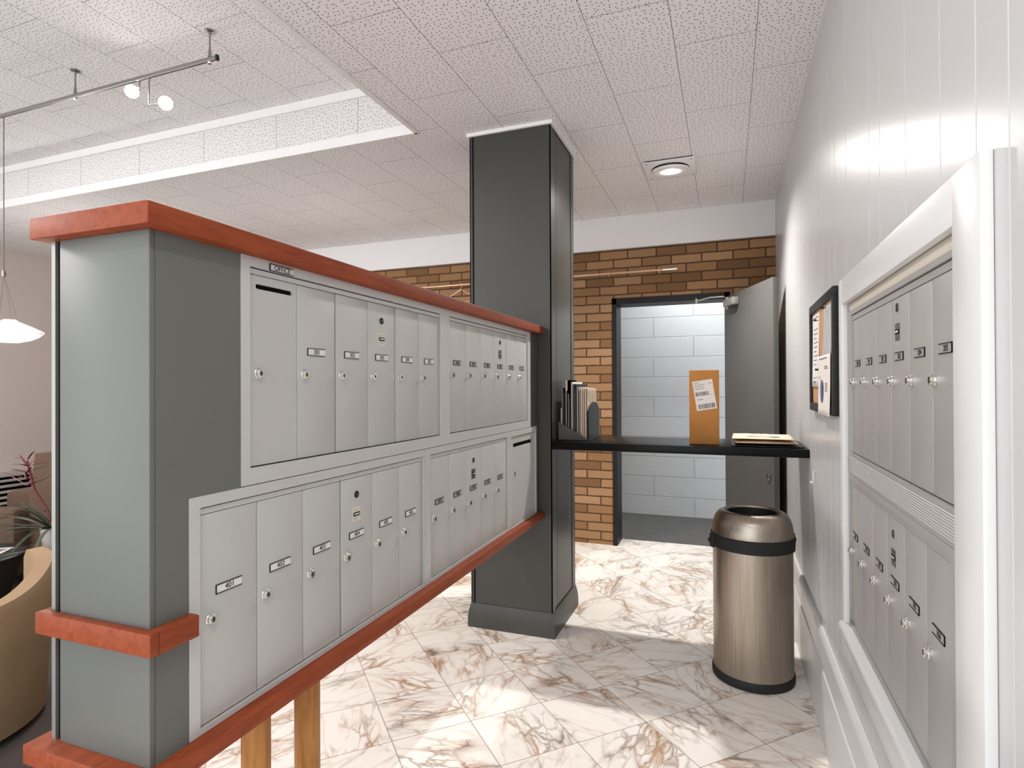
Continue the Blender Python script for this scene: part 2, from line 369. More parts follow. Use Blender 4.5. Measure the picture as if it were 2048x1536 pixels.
# ------------------------------------------------------------------ mesh helpers
class MB:
    """collects shapes into one mesh; each shape takes a material key"""
    def __init__(self):
        self.bm = bmesh.new()
        self.keys = []
    def mi(self, key):
        if key not in self.keys:
            self.keys.append(key)
        return self.keys.index(key)
    def box(self, x0, x1, y0, y1, z0, z1, key, bev=0.0, mat=None):
        vs = [Vector((x, y, z)) for z in (z0, z1) for y in (y0, y1) for x in (x0, x1)]
        if bev > 0:
            t = bmesh.new()
            bmesh.ops.create_cube(t, size=1.0)
            for v in t.verts:
                v.co = Vector(((x0 + x1) / 2 + v.co.x * (x1 - x0), (y0 + y1) / 2 + v.co.y * (y1 - y0), (z0 + z1) / 2 + v.co.z * (z1 - z0)))
            bmesh.ops.bevel(t, geom=t.edges[:], offset=bev, segments=2, profile=0.5, affect='EDGES')
            self._merge(t, key, mat)
            return
        vs = [self.bm.verts.new(mat @ v if mat else v) for v in vs]
        i = self.mi(key)
        for q in ((0, 2, 3, 1), (4, 5, 7, 6), (0, 1, 5, 4), (2, 6, 7, 3), (0, 4, 6, 2), (1, 3, 7, 5)):
            f = self.bm.faces.new([vs[a] for a in q])
            f.material_index = i
    def _merge(self, t, key, mat=None):
        i = self.mi(key)
        mp = {}
        for v in t.verts:
            mp[v] = self.bm.verts.new(mat @ v.co if mat else v.co)
        for f in t.faces:
            try:
                g = self.bm.faces.new([mp[v] for v in f.verts])
                g.material_index = i
                g.smooth = f.smooth
            except ValueError:
                pass
        t.free()
    def faces(self, verts, faces, key, smooth=False, mat=None):
        i = self.mi(key)
        vs = [self.bm.verts.new(mat @ Vector(v) if mat else Vector(v)) for v in verts]
        for q in faces:
            f = self.bm.faces.new([vs[a] for a in q])
            f.material_index = i
            f.smooth = smooth
    def prism(self, poly, a, b, axis, key, mat=None):
        """polygon (2D) extruded along axis from a to b; axis 'x': poly=(y,z); 'y': (x,z); 'z': (x,y)"""
        def p(q, t):
            return {'x': (t, q[0], q[1]), 'y': (q[0], t, q[1]), 'z': (q[0], q[1], t)}[axis]
        n = len(poly)
        vs = [p(q, a) for q in poly] + [p(q, b) for q in poly]
        fs = [tuple(range(n - 1, -1, -1)), tuple(range(n, 2 * n))] + [(i, (i + 1) % n, n + (i + 1) % n, n + i) for i in range(n)]
        self.faces(vs, fs, key, False, mat)
    def lathe(self, prof, key, seg=32, mat=None, smooth=True, closed_caps=True):
        """profile [(r,z)] about the local z axis"""
        vs, fs = [], []
        for r, z in prof:
            for k in range(seg):
                a = 2 * PI * k / seg
                vs.append((r * math.cos(a), r * math.sin(a), z))
        for i in range(len(prof) - 1):
            for k in range(seg):
                fs.append((i * seg + k, i * seg + (k + 1) % seg, (i + 1) * seg + (k + 1) % seg, (i + 1) * seg + k))
        if closed_caps:
            fs.append(tuple(range(seg - 1, -1, -1)))
            n = (len(prof) - 1) * seg
            fs.append(tuple(range(n, n + seg)))
        self.faces(vs, fs, key, smooth, mat)
    def tube(self, pts, r, key, seg=10, mat=None, r2=None):
        pts = [Vector(p) for p in pts]
        vs, fs = [], []
        prev = None
        for i, p in enumerate(pts):
            d = (pts[min(i + 1, len(pts) - 1)] - pts[max(i - 1, 0)]).normalized()
            ref = prev if prev else (Vector((0, 0, 1)) if abs(d.z) < 0.9 else Vector((1, 0, 0)))
            a = (ref - d * ref.dot(d)).normalized()
            prev = a
            b = d.cross(a)
            rr = r if r2 is None else r + (r2 - r) * i / (len(pts) - 1)
            for k in range(seg):
                t = 2 * PI * k / seg
                vs.append(p + a * (rr * math.cos(t)) + b * (rr * math.sin(t)))
        for i in range(len(pts) - 1):
            for k in range(seg):
                fs.append((i * seg + k, i * seg + (k + 1) % seg, (i + 1) * seg + (k + 1) % seg, (i + 1) * seg + k))
        fs.append(tuple(range(seg - 1, -1, -1)))
        n = (len(pts) - 1) * seg
        fs.append(tuple(range(n, n + seg)))
        self.faces(vs, fs, key, True, mat)
    def mesh(self, me, key, mat):
        t = bmesh.new()
        t.from_mesh(me)
        self._merge(t, key, mat)
    def build(self, name, parent=None, loc=None, rotz=0.0, sharp=True):
        me = bpy.data.meshes.new(name)
        bmesh.ops.recalc_face_normals(self.bm, faces=self.bm.faces[:])
        self.bm.to_mesh(me)
        self.bm.free()
        for k in self.keys:
            me.materials.append(M[k])
        if sharp:
            try:
                me.set_sharp_from_angle(angle=math.radians(38))
            except Exception:
                pass
        o = bpy.data.objects.new(name, me)
        COL.objects.link(o)
        if loc is not None:
            o.location = loc
        o.rotation_euler = (0, 0, rotz)
        if parent is not None:
            o.parent = parent
        return o

def tag(o, label, cat, group=None, kind=None):
    o['label'] = label
    o['category'] = cat
    if group:
        o['group'] = group
    if kind:
        o['kind'] = kind
    return o

def thing(name, label, cat, loc=(0, 0, 0), rotz=0.0, group=None):
    o = bpy.data.objects.new(name, None)
    COL.objects.link(o)
    o.empty_display_size = 0.05
    o.location = loc
    o.rotation_euler = (0, 0, rotz)
    return tag(o, label, cat, group)

def struct(o, label=None, cat=None):
    o['kind'] = 'structure'
    if label:
        o['label'] = label
    if cat:
        o['category'] = cat
    return o

_tc = {}
def text_mesh(s, size):
    if (s, size) in _tc:
        return _tc[(s, size)]
    cu = bpy.data.curves.new('lettering', 'FONT')
    cu.body = s
    cu.size = size
    cu.align_x = 'CENTER'
    cu.align_y = 'CENTER'
    cu.extrude = 0.0003
    o = bpy.data.objects.new('lettering', cu)
    COL.objects.link(o)
    dg = bpy.context.evaluated_depsgraph_get()
    me = bpy.data.meshes.new_from_object(o.evaluated_get(dg))
    bpy.data.objects.remove(o)
    _tc[(s, size)] = me
    return me

# ------------------------------------------------------------------ dimensions
CZ = 2.85          # ceiling
XR = 0.362         # right wall
YB = 5.0           # brick wall
XL = -7.15         # lounge wall
YE = -1.6          # where the modelled room ends behind the camera
CZ2 = 3.18         # raised ceiling over the lounge

# ------------------------------------------------------------------ setting: floors
b = MB(); b.box(-1.95, XR + 0.1, YE, 5.24, -0.06, 0.0, 'marble'); struct(b.build('floor'), 'diagonal white marble tile floor with brown veining', 'floor')
b = MB(); b.box(XL - 0.1, -1.95, YE, YB, -0.06, 0.0, 'carpet'); struct(b.build('floor_lounge'), 'dark carpeted lounge floor left of the partition', 'floor')
b = MB(); b.box(-2.4, 0.9, 5.24, 6.5, -0.06, -0.004, 'stair_carpet'); struct(b.build('floor_stair'), 'gray carpeted floor beyond the open door', 'floor')

# ceilings
b = MB()
b.box(-1.665, XR + 0.1, YE, YB, CZ, CZ + 0.05, 'ceiling')
b.box(XL - 0.1, -1.665, 2.92, YB, CZ, CZ + 0.05, 'ceiling')
struct(b.build('ceiling'), 'perforated white acoustic tile ceiling over the mail hall', 'ceiling')
b = MB(); b.box(XL - 0.1, -1.60, YE, 3.0, CZ2, CZ2 + 0.05, 'coffer'); struct(b.build('ceiling_raised'), 'raised perforated ceiling panel over the lounge', 'ceiling')
b = MB()
b.box(XL - 0.1, -1.665, 2.92, 2.97, CZ + 0.052, CZ2 - 0.001, 'fascia')
b.box(-1.66, -1.62, YE, 2.97, CZ + 0.052, CZ2 - 0.001, 'ceil_white')
struct(b.build('wall_fascia'), 'perforated upright step between the two ceilings', 'wall')
b = MB()
b.box(XL, -1.668, 2.906, 2.9195, CZ - 0.004, CZ + 0.055, 'ceil_white')
b.box(XL, -1.668, 2.906, 2.9195, CZ2 - 0.055, CZ2 - 0.001, 'ceil_white')
b.box(-1.685, -1.655, YE, 2.92, CZ - 0.004, CZ - 0.0005, 'ceil_white')
struct(b.build('trim_1'), 'plain white strips edging the ceiling step', 'trim')

# brick wall with a doorway
b = MB()
DX0, DX1, DZ = -0.94, 0.02, 2.146
b.box(XL - 0.1, DX0, YB, YB + 0.2, 0, CZ, 'brick')
b.box(DX1, XR, YB, YB + 0.2, 0, CZ, 'brick')
b.box(DX0, DX1, YB, YB + 0.2, DZ, CZ, 'brick')
struct(b.build('wall_far'), 'tan brick wall with an open doorway', 'wall')
b = MB(); b.box(XL, XR - 0.001, YB - 0.035, YB - 0.001, 2.568, CZ - 0.001, 'soffit'); struct(b.build('trim_2'), 'plain white band along the top of the brick wall', 'trim')

# stairwell behind the door
b = MB(); b.box(-2.4, 0.9, 6.36, 6.46, -0.004, 3.1, 'block'); struct(b.build('wall_stair'), 'white painted block wall seen through the open door', 'wall')
b = MB()
b.box(-2.45, -2.4, 5.2, 6.46, -0.004, 3.1, 'block')
b.box(0.9, 0.95, 5.2, 6.46, -0.004, 3.1, 'block')
b.box(-2.45, 0.95, 5.2, 6.46, 3.1, 3.15, 'block')
struct(b.build('wall_stair_sides'), 'side walls and ceiling of the stairwell', 'wall')

# lounge wall
b = MB(); b.box(XL - 0.1, XL, YE, YB, 0, CZ2, 'lounge_wall'); struct(b.build('wall_left'), 'pale beige lounge wall at far left', 'wall')

# right wall: grooved panelling built as strips with V grooves, an opening for the mailboxes
OY0, OY1, OZ0, OZ1 = 1.13, 2.11, 0.617, 1.643
GR = [-1.4, -1.1, -0.9, -0.6, -0.3, 0.05, 0.27, 0.42, 0.58, 0.75, 0.83, 0.972, 1.083, 1.242, 1.458, 1.683, 1.797, 2.12, 2.33, 2.45, 2.60, 2.68, 2.86, 3.02, 3.24, 3.36, 3.55, 3.67, 3.85, 4.07, 4.19, 4.42, 4.53, 4.75, 4.88]
def groove_profile(y0, y1):
    g = 0.0026
    pts = [(XR + 0.08, y0), (XR, y0)]
    for y in GR:
        if y0 + 0.01 < y < y1 - 0.01:
            pts += [(XR, y - g), (XR + 0.003, y - g * 0.5), (XR + 0.003, y + g * 0.5), (XR, y + g)]
    pts += [(XR, y1), (XR + 0.08, y1)]
    return pts
b = MB()
b.prism(groove_profile(YE, OY0), 0, CZ, 'z', 'white_wall')
b.prism(groove_profile(OY1, YB), 0, CZ, 'z', 'white_wall')
b.prism(groove_profile(OY0, OY1), 0, OZ0, 'z', 'white_wall')
b.prism(groove_profile(OY0, OY1), OZ1, CZ, 'z', 'white_wall')
struct(b.build('wall_right', sharp=False), 'glossy white grooved panel wall on the right', 'wall')

# tall two-step baseboard on the right wall
b = MB()
b.prism([(0.3615, 0.0), (0.337, 0.0), (0.337, 0.205), (0.345, 0.245), (0.3615, 0.25)], YE, 4.2, 'y', 'white_trim')
b.prism([(0.3615, 0.25), (0.349, 0.25), (0.349, 0.36), (0.343, 0.362), (0.343, 0.378), (0.352, 0.392), (0.3615, 0.392)], YE, 4.2, 'y', 'white_trim')
struct(b.build('baseboard_right'), 'tall white stepped baseboard along the right wall', 'baseboard')

# casing around the recessed right mailboxes
CX = 0.345
b = MB()
b.box(CX, XR - 0.0005, 1.02, 1.135, 0.51, 1.722, 'white_trim', 0.002)
b.box(CX, XR - 0.0005, 2.105, 2.16, 0.51, 1.722, 'white_trim', 0.002)
b.box(CX, XR - 0.0005, 1.135, 2.105, 1.640, 1.722, 'white_trim', 0.002)
b.box(CX, XR - 0.0005, 1.135, 2.105, 0.51, 0.600, 'white_trim', 0.002)
b.prism([(CX - 0.012, 0.600), (CX - 0.012, 0.612), (CX - 0.006, 0.619), (XR + 0.02, 0.621), (XR + 0.02, 0.600)], 1.11, 2.125, 'y', 'white_trim')
struct(b.build('trim_3'), 'white casing and sill around the right wall mailboxes', 'trim')

# ------------------------------------------------------------------ the door in the brick wall
door = bpy.data.objects.new('door_1', None); COL.objects.link(door); door.location = (DX1, YB, 0)
struct(door, 'gray door standing open toward the right wall, black frame', 'door')
def dloc(o):
    o.location = o.location - Vector((DX1, YB, 0)); return o
b = MB()
b.box(DX0 + 0.001, DX0 + 0.04, YB - 0.012, YB + 0.215, 0, DZ - 0.002, 'door_frame')
b.box(DX1 - 0.04, DX1 - 0.001, YB - 0.012, YB + 0.215, 0, DZ - 0.002, 'door_frame')
b.box(DX0 + 0.001, DX1 - 0.001, YB - 0.012, YB + 0.215, DZ - 0.055, DZ - 0.001, 'door_frame')
dloc(b.build('door_frame', door, (0, 0, 0)))
hin = Vector((-0.018, 4.985, 0)); end = Vector((0.284, 4.158, 0))
dvec = (end - hin).normalized(); ang = math.atan2(dvec.y, dvec.x); LW = (end - hin).length
b = MB()
b.box(0, LW, 0.0, 0.036, 0.012, 2.10, 'door_paint', 0.0015)
leaf = b.build('door_leaf', door, hin - Vector((DX1, YB, 0)), ang)
b = MB()
b.box(0.10, 0.30, -0.052, -0.0005, 2.005, 2.062, 'closer', 0.006)
b.tube([(0.13, -0.026, 1.985), (0.13, -0.026, 2.08)], 0.014, 'closer', 12)
b.build('closer_body', leaf)
b = MB()
hm = Matrix.Rotation(-ang, 4, 'Z') @ Matrix.Translation(-hin)
w1 = hm @ Vector((-0.235, 4.955, 2.078)); w2 = Vector((0.13, -0.05, 2.085))
mid = (w1 + w2) / 2 + Vector((0.0, 0.0, 0.012))
b.tube([w2, w2 + Vector((-0.03, 0.0, 0.006)), mid, w1], 0.0065, 'closer', 8)
b.tube([w1 + Vector((0, 0, -0.018)), w1 + Vector((0, 0, 0.02))], 0.010, 'closer', 10)
b.build('closer_arm', leaf)
b = MB()
b.lathe([(0.028, 0), (0.028, 0.006), (0.02, 0.012), (0.012, 0.014)], 'dull_metal', 20, Matrix.Translation((LW - 0.075, -0.0005, 0.77)) @ Matrix.Rotation(PI / 2, 4, 'X'))
b.build('lock', leaf)

# ------------------------------------------------------------------ support column
col = thing('support_column', 'square dark gray floor to ceiling column at the end of the partition', 'column', (-1.152, 3.29, 0))
CXA, CXB, CYA, CYB = -1.397, -0.908, 3.043, 3.542
def cl(o):
    o.location = Vector((1.152, -3.29, 0)); return o
b = MB()
b.box(CXA + 0.004, CXB - 0.004, CYA + 0.004, CYB - 0.004, 0, CZ - 0.012, 'column_paint')
for (x, y) in ((CXA, CYA), (CXB, CYA), (CXA, CYB), (CXB, CYB)):      # corner strips proud of the panels
    sx = 1 if x == CXA else -1; sy = 1 if y == CYA else -1
    b.box(min(x, x + sx * 0.016), max(x, x + sx * 0.016), min(y, y + sy * 0.006), max(y, y + sy * 0.006), 0, CZ - 0.012, 'column_paint')
    b.box(min(x, x + sx * 0.006), max(x, x + sx * 0.006), min(y, y + sy * 0.06), max(y, y + sy * 0.06), 0, CZ - 0.012, 'column_paint')
b.box(CXB - 0.006, CXB - 0.0035, CYB - 0.028, CYB - 0.018, 0.13, CZ - 0.02, 'dark_gap')
b.box(CXA + 0.018, CXA + 0.023, CYA + 0.001, CYA + 0.0045, 0.13, CZ - 0.02, 'dark_gap')
b.box(CXB - 0.006, CXB - 0.0037, CYA + 0.115, CYA + 0.118, 0.13, CZ - 0.02, 'dark_gap')
cl(b.build('shaft', col))
b = MB()
prof = [(0.016, 0.0), (0.016, 0.055), (0.012, 0.09), (0.005, 0.122), (0.0005, 0.134)]
vs, fs = [], []
for e, z in prof:
    vs += [(CXA - e, CYA - e, z), (CXB + e, CYA - e, z), (CXB + e, CYB + e, z), (CXA - e, CYB + e, z)]
for i in range(len(prof) - 1):
    for k in range(4):
        fs.append((i * 4 + k, i * 4 + (k + 1) % 4, i * 4 + 4 + (k + 1) % 4, i * 4 + 4 + k))
b.faces(vs, fs, 'column_paint')
cl(b.build('base', col))
b = MB()
for (x0, x1, y0, y1) in ((CXA - 0.014, CXB + 0.014, CYA - 0.014, CYA), (CXA - 0.014, CXB + 0.014, CYB, CYB + 0.014), (CXA - 0.014, CXA, CYA, CYB), (CXB, CXB + 0.014, CYA, CYB)):
    b.box(x0, x1, y0, y1, CZ - 0.02, CZ - 0.0005, 'ceil_white')
t_ = cl(b.build('top_trim', col)); t_['label'] = 'thin white trim at the ceiling'

# ------------------------------------------------------------------ mailbox partition
XF = -0.992        # face of the partition
part = thing('mailbox_partition', 'gray partition with red wood cap, bands and rail standing on wood posts', 'partition', (-1.12, 1.9, 0))
def pl(o):
    o.location = Vector((1.12, -1.9, 0)); return o
PXL, PYF = -1.253, 0.747
b = MB()
b.box(PXL, PXL + 0.011, PYF, PYF + 0.012, 0.69, 1.672, 'alu_strip')
b.box(PXL + 0.011, PXL + 0.024, PYF + 0.006, PYF + 0.012, 0.69, 1.672, 'dark_gap')
b.box(PXL + 0.024, -0.983, PYF, PYF + 0.012, 0.69, 1.672, 'gray_paint', 0.002)
b.box(PXL, PXL + 0.012, PYF + 0.012, 3.042, 0.69, 1.672, 'gray_paint')
b.box(PXL + 0.012, XF - 0.02, PYF + 0.012, PYF + 0.06, 0.69, 1.672, 'gray_paint')
b.box(-0.995, -0.983, PYF + 0.012, 0.826, 0.69, 1.166, 'gray_paint')
b.box(-0.995, -0.983, PYF + 0.012, 0.955, 1.166, 1.672, 'gray_paint')
b.box(-0.995, -0.983, 2.903, 3.042, 1.166, 1.672, 'column_paint')
b.box(-0.995, -0.983, 3.003, 3.042, 0.69, 1.166, 'column_paint')
b.box(-1.24, -1.03, 0.81, 3.042, 0.695, 1.668, 'dark_gap')
pl(b.build('panel_box', part))
b = MB(); b.box(-1.277, -0.952, 0.721, 3.0425, 1.672, 1.7135, 'wood_red', 0.003); pl(b.build('wood_cap', part))
b = MB(); b.box(-1.272, -0.957, 0.728, 0.7465, 0.902, 0.944, 'wood_red', 0.002)
b.box(-0.982, -0.957, 0.7465, 0.83, 0.902, 0.944, 'wood_red', 0.002); b.box(-1.272, -1.2535, 0.7465, 0.83, 0.902, 0.944, 'wood_red', 0.002)
pl(b.build('wood_band', part))
b = MB(); b.box(-1.287, -0.952, 0.715, 3.0425, 0.652, 0.690, 'wood_red', 0.003); pl(b.build('base_rail', part))
for y in (1.207, 1.035):
    b = MB(); b.lathe([(0.032, 0.0), (0.032, 0.6515)], 'wood_post', 24, Matrix.Translation((-1.02, y, 0)))
    pl(b.build('post', part))
b = MB(); b.lathe([(0.032, 0.0), (0.032, 0.6515)], 'wood_post', 24, Matrix.Translation((-1.2, 0.85, 0))); pl(b.build('post', part))

# ------------------------------------------------------------------ mailbox cabinets
# local frame: x along the wall as one reads, z up, -y out of the wall
def lock_mesh():
    b = MB()
    R = Matrix.Rotation(PI / 2, 4, 'X')
    b.lathe([(0.0125, 0), (0.0125, 0.003), (0.0112, 0.0045), (0.0102, 0.0045), (0.0102, 0.0095), (0.0090, 0.0108), (0.0, 0.0108)], 'chrome', 24, R, closed_caps=False)
    b.lathe([(0.0045, 0.0105), (0.0045, 0.0113), (0.0, 0.0113)], 'dull_metal', 12, R, closed_caps=False)
    b.box(-0.0007, 0.0007, -0.0117, -0.0109, -0.0055, 0.0055, 'ink')
    return b
_lock = None
def add_lock(door, x, z, y=-0.0045):
    global _lock
    if _lock is None:
        _lock = lock_mesh().build('lock', door, (x, y, z))
        return _lock
    o = _lock.copy(); COL.objects.link(o); o.parent = door; o.location = (x, y, z)
    return o
def nameplate(parent, text, x, z, side, y=-0.0045, w=0.067, h=0.0190, pkey='mail_plate'):
    """slot edged in black on three sides, its shade painted in: side=+1 closed at the left end, -1 closed at the right end"""
    b = MB(); t = 0.0015
    b.box(-w / 2, w / 2, -0.0010, 0, -h / 2, h / 2, pkey)
    b.box(-w / 2, w / 2, -0.0022, 0, h / 2 - t, h / 2, 'ink')  # black edges stand in for the shade inside the recessed slot
    b.box(-w / 2, w / 2, -0.0022, 0, -h / 2, -h / 2 + t, 'ink')
    xe = -w / 2 if side > 0 else w / 2 - t
    b.box(xe, xe + t, -0.0022, 0, -h / 2, h / 2, 'ink')
    if text:
        b.mesh(text_mesh(text, 0.0165), 'ink', Matrix.Translation((0.002, -0.0012, -0.0003)) @ Matrix.Rotation(PI / 2, 4, 'X'))
    return b.build('nameplate', parent, (x, y, z))
def master_lock(parent, x, z, y=-0.0045):
    b = MB(); R = Matrix.Rotation(PI / 2, 4, 'X')
    b.lathe([(0.0105, 0), (0.0105, 0.0018), (0.0085, 0.0024), (0.0080, 0.0008), (0.0, 0.0008)], 'dull_metal', 20, R, closed_caps=False)
    b.lathe([(0.0085, 0.0009), (0.0, 0.0009)], 'ink', 20, R, closed_caps=False)
    b.lathe([(0.0036, 0.0010), (0.0036, 0.0030), (0.0, 0.0032)], 'dull_metal', 12, R, closed_caps=False)
    return b.build('master_lock', parent, (x, y, z))
def sticker(parent, x, z, key='sticker', y=-0.0045):
    b = MB()
    b.box(-0.0185, 0.0185, -0.0006, 0, -0.020, 0.020, key)
    b.box(-0.014, 0.014, -0.0022, 0, -0.0045, 0.0055, 'ink')
    b.box(-0.011, 0.011, -0.0026, 0, -0.001, 0.0025, 'mail_plate')
    for i, zz in enumerate((0.012, -0.010, -0.014)):
        b.box(-0.012, 0.010 - 0.003 * i, -0.0008, 0, zz, zz + 0.0009, 'print')
    return b.build('sticker', parent, (x, y, z))

def cabinet(label, loc, rotz, fl, dz, edges, hdr, names, zl, zk, side=1, wide=(), ridge=None, slot=None, master=None, group=None, gapw=0.0022, mkey='sticker', plate='mail_plate', fkey='mail_frame', dkey='mail_door', lockless=()):
    """fl=(x0,x1,z0,z1) flange outline, edges = door boundaries, dz=(z0,z1) of the doors, hdr = top of the header strip"""
    root = thing('mailbox_cabinet', label, 'mailbox', loc, rotz, group)
    x0, x1, z0, z1 = fl
    a0, a1 = edges[0], edges[-1]
    F = -0.010
    b = MB()
    b.box(x0, a0 - 0.003, F, 0.002, z0, z1, fkey)
    b.box(a1 + 0.003, x1, F, 0.002, z0, z1, fkey)
    b.box(a0 - 0.003, a1 + 0.003, F, 0.002, hdr + 0.003, z1, fkey)
    b.box(a0 - 0.003, a1 + 0.003, F, 0.002, z0, dz[0] - 0.003, fkey)
    b.box(a0 - 0.003, a1 + 0.003, 0.002, 0.004, dz[0] - 0.003, hdr + 0.003, 'dark_gap')
    if hdr - dz[1] > 0.004:
        b.box(a0, a1, -0.0055, 0.002, dz[1] + 0.0015, hdr, fkey)
    if ridge:
        r0, r1, n = ridge
        for i in range(n):
            zc = r0 + (r1 - r0) * (i + 0.5) / n
            hw = (r1 - r0) / n * 0.30
            b.prism([(F + 0.0001, zc - hw), (F - 0.0016, zc), (F + 0.0001, zc + hw)], x0, x1, 'x', fkey)
    b.build('frame', root)
    for i in range(len(edges) - 1):
        g0 = gapw / 2 * (2.4 if i in wide else 1); g1 = gapw / 2 * (2.4 if i + 1 in wide else 1)
        e0, e1 = edges[i], edges[i + 1]
        w = MB()
        if slot and i == slot[0]:
            sz, sx0, sx1, sh = slot[1:]
            w.box(e0 + g0, e1 - g1, -0.0045, 0.0015, dz[0], sz - sh, dkey, 0)
            w.box(e0 + g0, e1 - g1, -0.0045, 0.0015, sz + sh, dz[1], dkey, 0)
            # rounded ends of the slot
            for (xa, xb, sgn) in ((e0 + g0, e0 + sx0, 1), (e0 + sx1, e1 - g1, -1)):
                base = xb if sgn > 0 else xa
                arc = [(base + sgn * sh - sgn * sh * math.cos(t), sz + sh * math.sin(t)) for t in [PI / 2 - PI * k / 8 for k in range(9)]]
                outer = xa if sgn > 0 else xb
                poly = [(outer, sz - sh), (outer, sz + sh)] + [(p, q) for p, q in arc]
                w.prism(poly, -0.0045, 0.0015, 'y', dkey)
        else:
            w.box(e0 + g0, e1 - g1, -0.0045, 0.0015, dz[0], dz[1], dkey, 0.0008)
        d = w.build('door', root)
        nm = names[i]
        if nm is not None:
            nameplate(d, nm, e0 + 0.0715, zl, side, pkey=plate)
        if i not in lockless:
            add_lock(d, e0 + (0.024 if side > 0 else 0.016), zk)
        if master is not None and i == master:
            xc = e0 + (0.072 if side > 0 else 0.058)
            master_lock(d, xc, zl + 0.112)
            sticker(d, xc, zl + 0.056, mkey)
    return root

GL = 'mailbox cabinets set in the partition'
P_ = 0.1485
# partition faces +X: local x = world +Y
def lc(label, fl, dz, edges, hdr, names, zl, zk, **kw):
    return cabinet(label, (-0.9925, 0, 0), PI / 2, fl, dz, edges, hdr, names, zl, zk, group=GL, **kw)
c1 = lc('gray mailbox cabinet with the OFFICE slot and doors 301 to 305', (0.957, 1.905, 1.1675, 1.6715), (1.207, 1.633), [0.986 + P_ * i for i in range(7)], 1.646, [None, '301', '302', '303', '304', '305'], 1.471, 1.413, wide=(2, 4), slot=(0, 1.6085, 0.018, 0.135, 0.0055), master=3)
nameplate(c1, 'OFFICE', 1.078, 1.658, 1, -0.0102, 0.076, 0.0165)
c2 = lc('gray mailbox cabinet with doors 306 to 311 nearest the column, upper row', (1.905, 2.902, 1.1675, 1.6715), (1.207, 1.633), [1.955 + 0.1508 * i for i in range(7)], 1.646, ['306', '307', '308', '309', '310', '311'], 1.475, 1.427, wide=(4,), master=3, mkey='dull_metal', plate='plate_gray')
c3 = lc('gray mailbox cabinet with doors 401 to 406 beside the end pillar', (0.829, 1.757, 0.6915, 1.1655), (0.706, 1.126), [0.857 + P_ * i for i in range(7)], 1.139, ['401', '402', '403', '404', '405', '406'], 0.966, 0.912, wide=(3,), master=3)
c4 = lc('gray mailbox cabinet with doors 407 to 411 in the lower row', (1.759, 2.587, 0.6915, 1.1655), (0.706, 1.126), [1.803 + 0.1505 * i for i in range(6)], 1.139, ['407', '408', '409', '410', '411'], 0.966, 0.911, master=2, mkey='dull_metal', plate='plate_gray')
c5 = lc('single gray mail door with a wide slot, lower row beside the column', (2.589, 3.001, 0.6915, 1.1655), (0.700, 1.135), [2.612, 2.985], 1.135, [None], 0.966, 0.93, slot=(0, 1.092, 0.035, 0.325, 0.010), lockless=(0,))
b = MB(); b.box(-0.003, 0.003, -0.0015, 0, -0.012, 0.012, 'ink'); b.build('keyhole', [o for o in COL.objects if o.parent == c5 and o.name.startswith('door')][0], (2.672, -0.0045, 0.95))

GRR = 'mailbox cabinets recessed in the right wall'
def rc(label, fl, dz, edges, hdr, names, zl, zk, **kw):
    return cabinet(label, (XR + 0.008, 0, 0), -PI / 2, fl, dz, edges, hdr, names, zl, zk, side=-1, group=GRR, plate='plate_gray', fkey='mail_gray_dark', dkey='mail_gray_dark', **kw)
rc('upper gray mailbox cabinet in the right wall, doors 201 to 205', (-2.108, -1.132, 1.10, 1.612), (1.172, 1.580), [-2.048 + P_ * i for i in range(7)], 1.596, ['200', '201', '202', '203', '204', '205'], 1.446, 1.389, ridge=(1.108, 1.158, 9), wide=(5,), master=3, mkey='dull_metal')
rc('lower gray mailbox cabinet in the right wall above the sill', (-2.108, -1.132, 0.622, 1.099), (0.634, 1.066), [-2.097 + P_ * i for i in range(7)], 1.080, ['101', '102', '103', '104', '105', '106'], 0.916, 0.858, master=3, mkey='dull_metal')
# filler above the recessed cabinets
b = MB(); b.box(XR + 0.006, XR + 0.02, 1.131, 2.109, 1.613, 1.642, 'sticker'); struct(b.build('trim_4'), 'beige filler strip above the right wall mailboxes', 'trim')
b = MB(); b.box(XR + 0.03, XR + 0.06, 1.12, 2.12, 0.60, 1.66, 'dark_gap'); struct(b.build('wall_recess'), 'back of the mailbox recess', 'wall')

# ------------------------------------------------------------------ shelf and what stands on it
SZ = 1.077
b = MB(); b.box(CXB + 0.0005, XR - 0.0005, 3.04, 3.515, 1.036, SZ, 'shelf', 0.003)
tag(b.build('wall_shelf'), 'black shelf spanning from the column to the right wall', 'shelf')

# file sorter with magazines
fs_ = thing('file_sorter', 'black file holder with an arched end plate on the shelf by the column', 'file holder', (-0.81, 3.29, SZ))
def fl_(o):
    o.location = Vector((0.81, -3.29, -SZ)); return o
b = MB(); b.box(-0.898, -0.722, 3.15, 3.45, SZ + 0.0005, SZ + 0.005, 'black_metal'); fl_(b.build('base', fs_))
b = MB()
pts = [(3.16, SZ + 0.005), (3.44, SZ + 0.005), (3.44, SZ + 0.15)] + [(3.30 + 0.14 * math.cos(t), SZ + 0.15 + 0.065 * math.sin(t)) for t in [PI * k / 16 for k in range(1, 16)]] + [(3.16, SZ + 0.15)]
b.prism(pts, -0.732, -0.727, 'x', 'black_metal'); fl_(b.build('end_plate', fs_))
b = MB(); b.prism([(-0.9, SZ + 0.005), (-0.725, SZ + 0.005), (-0.9, SZ + 0.105)], 3.150, 3.154, 'y', 'door_paint'); fl_(b.build('side_panel', fs_))
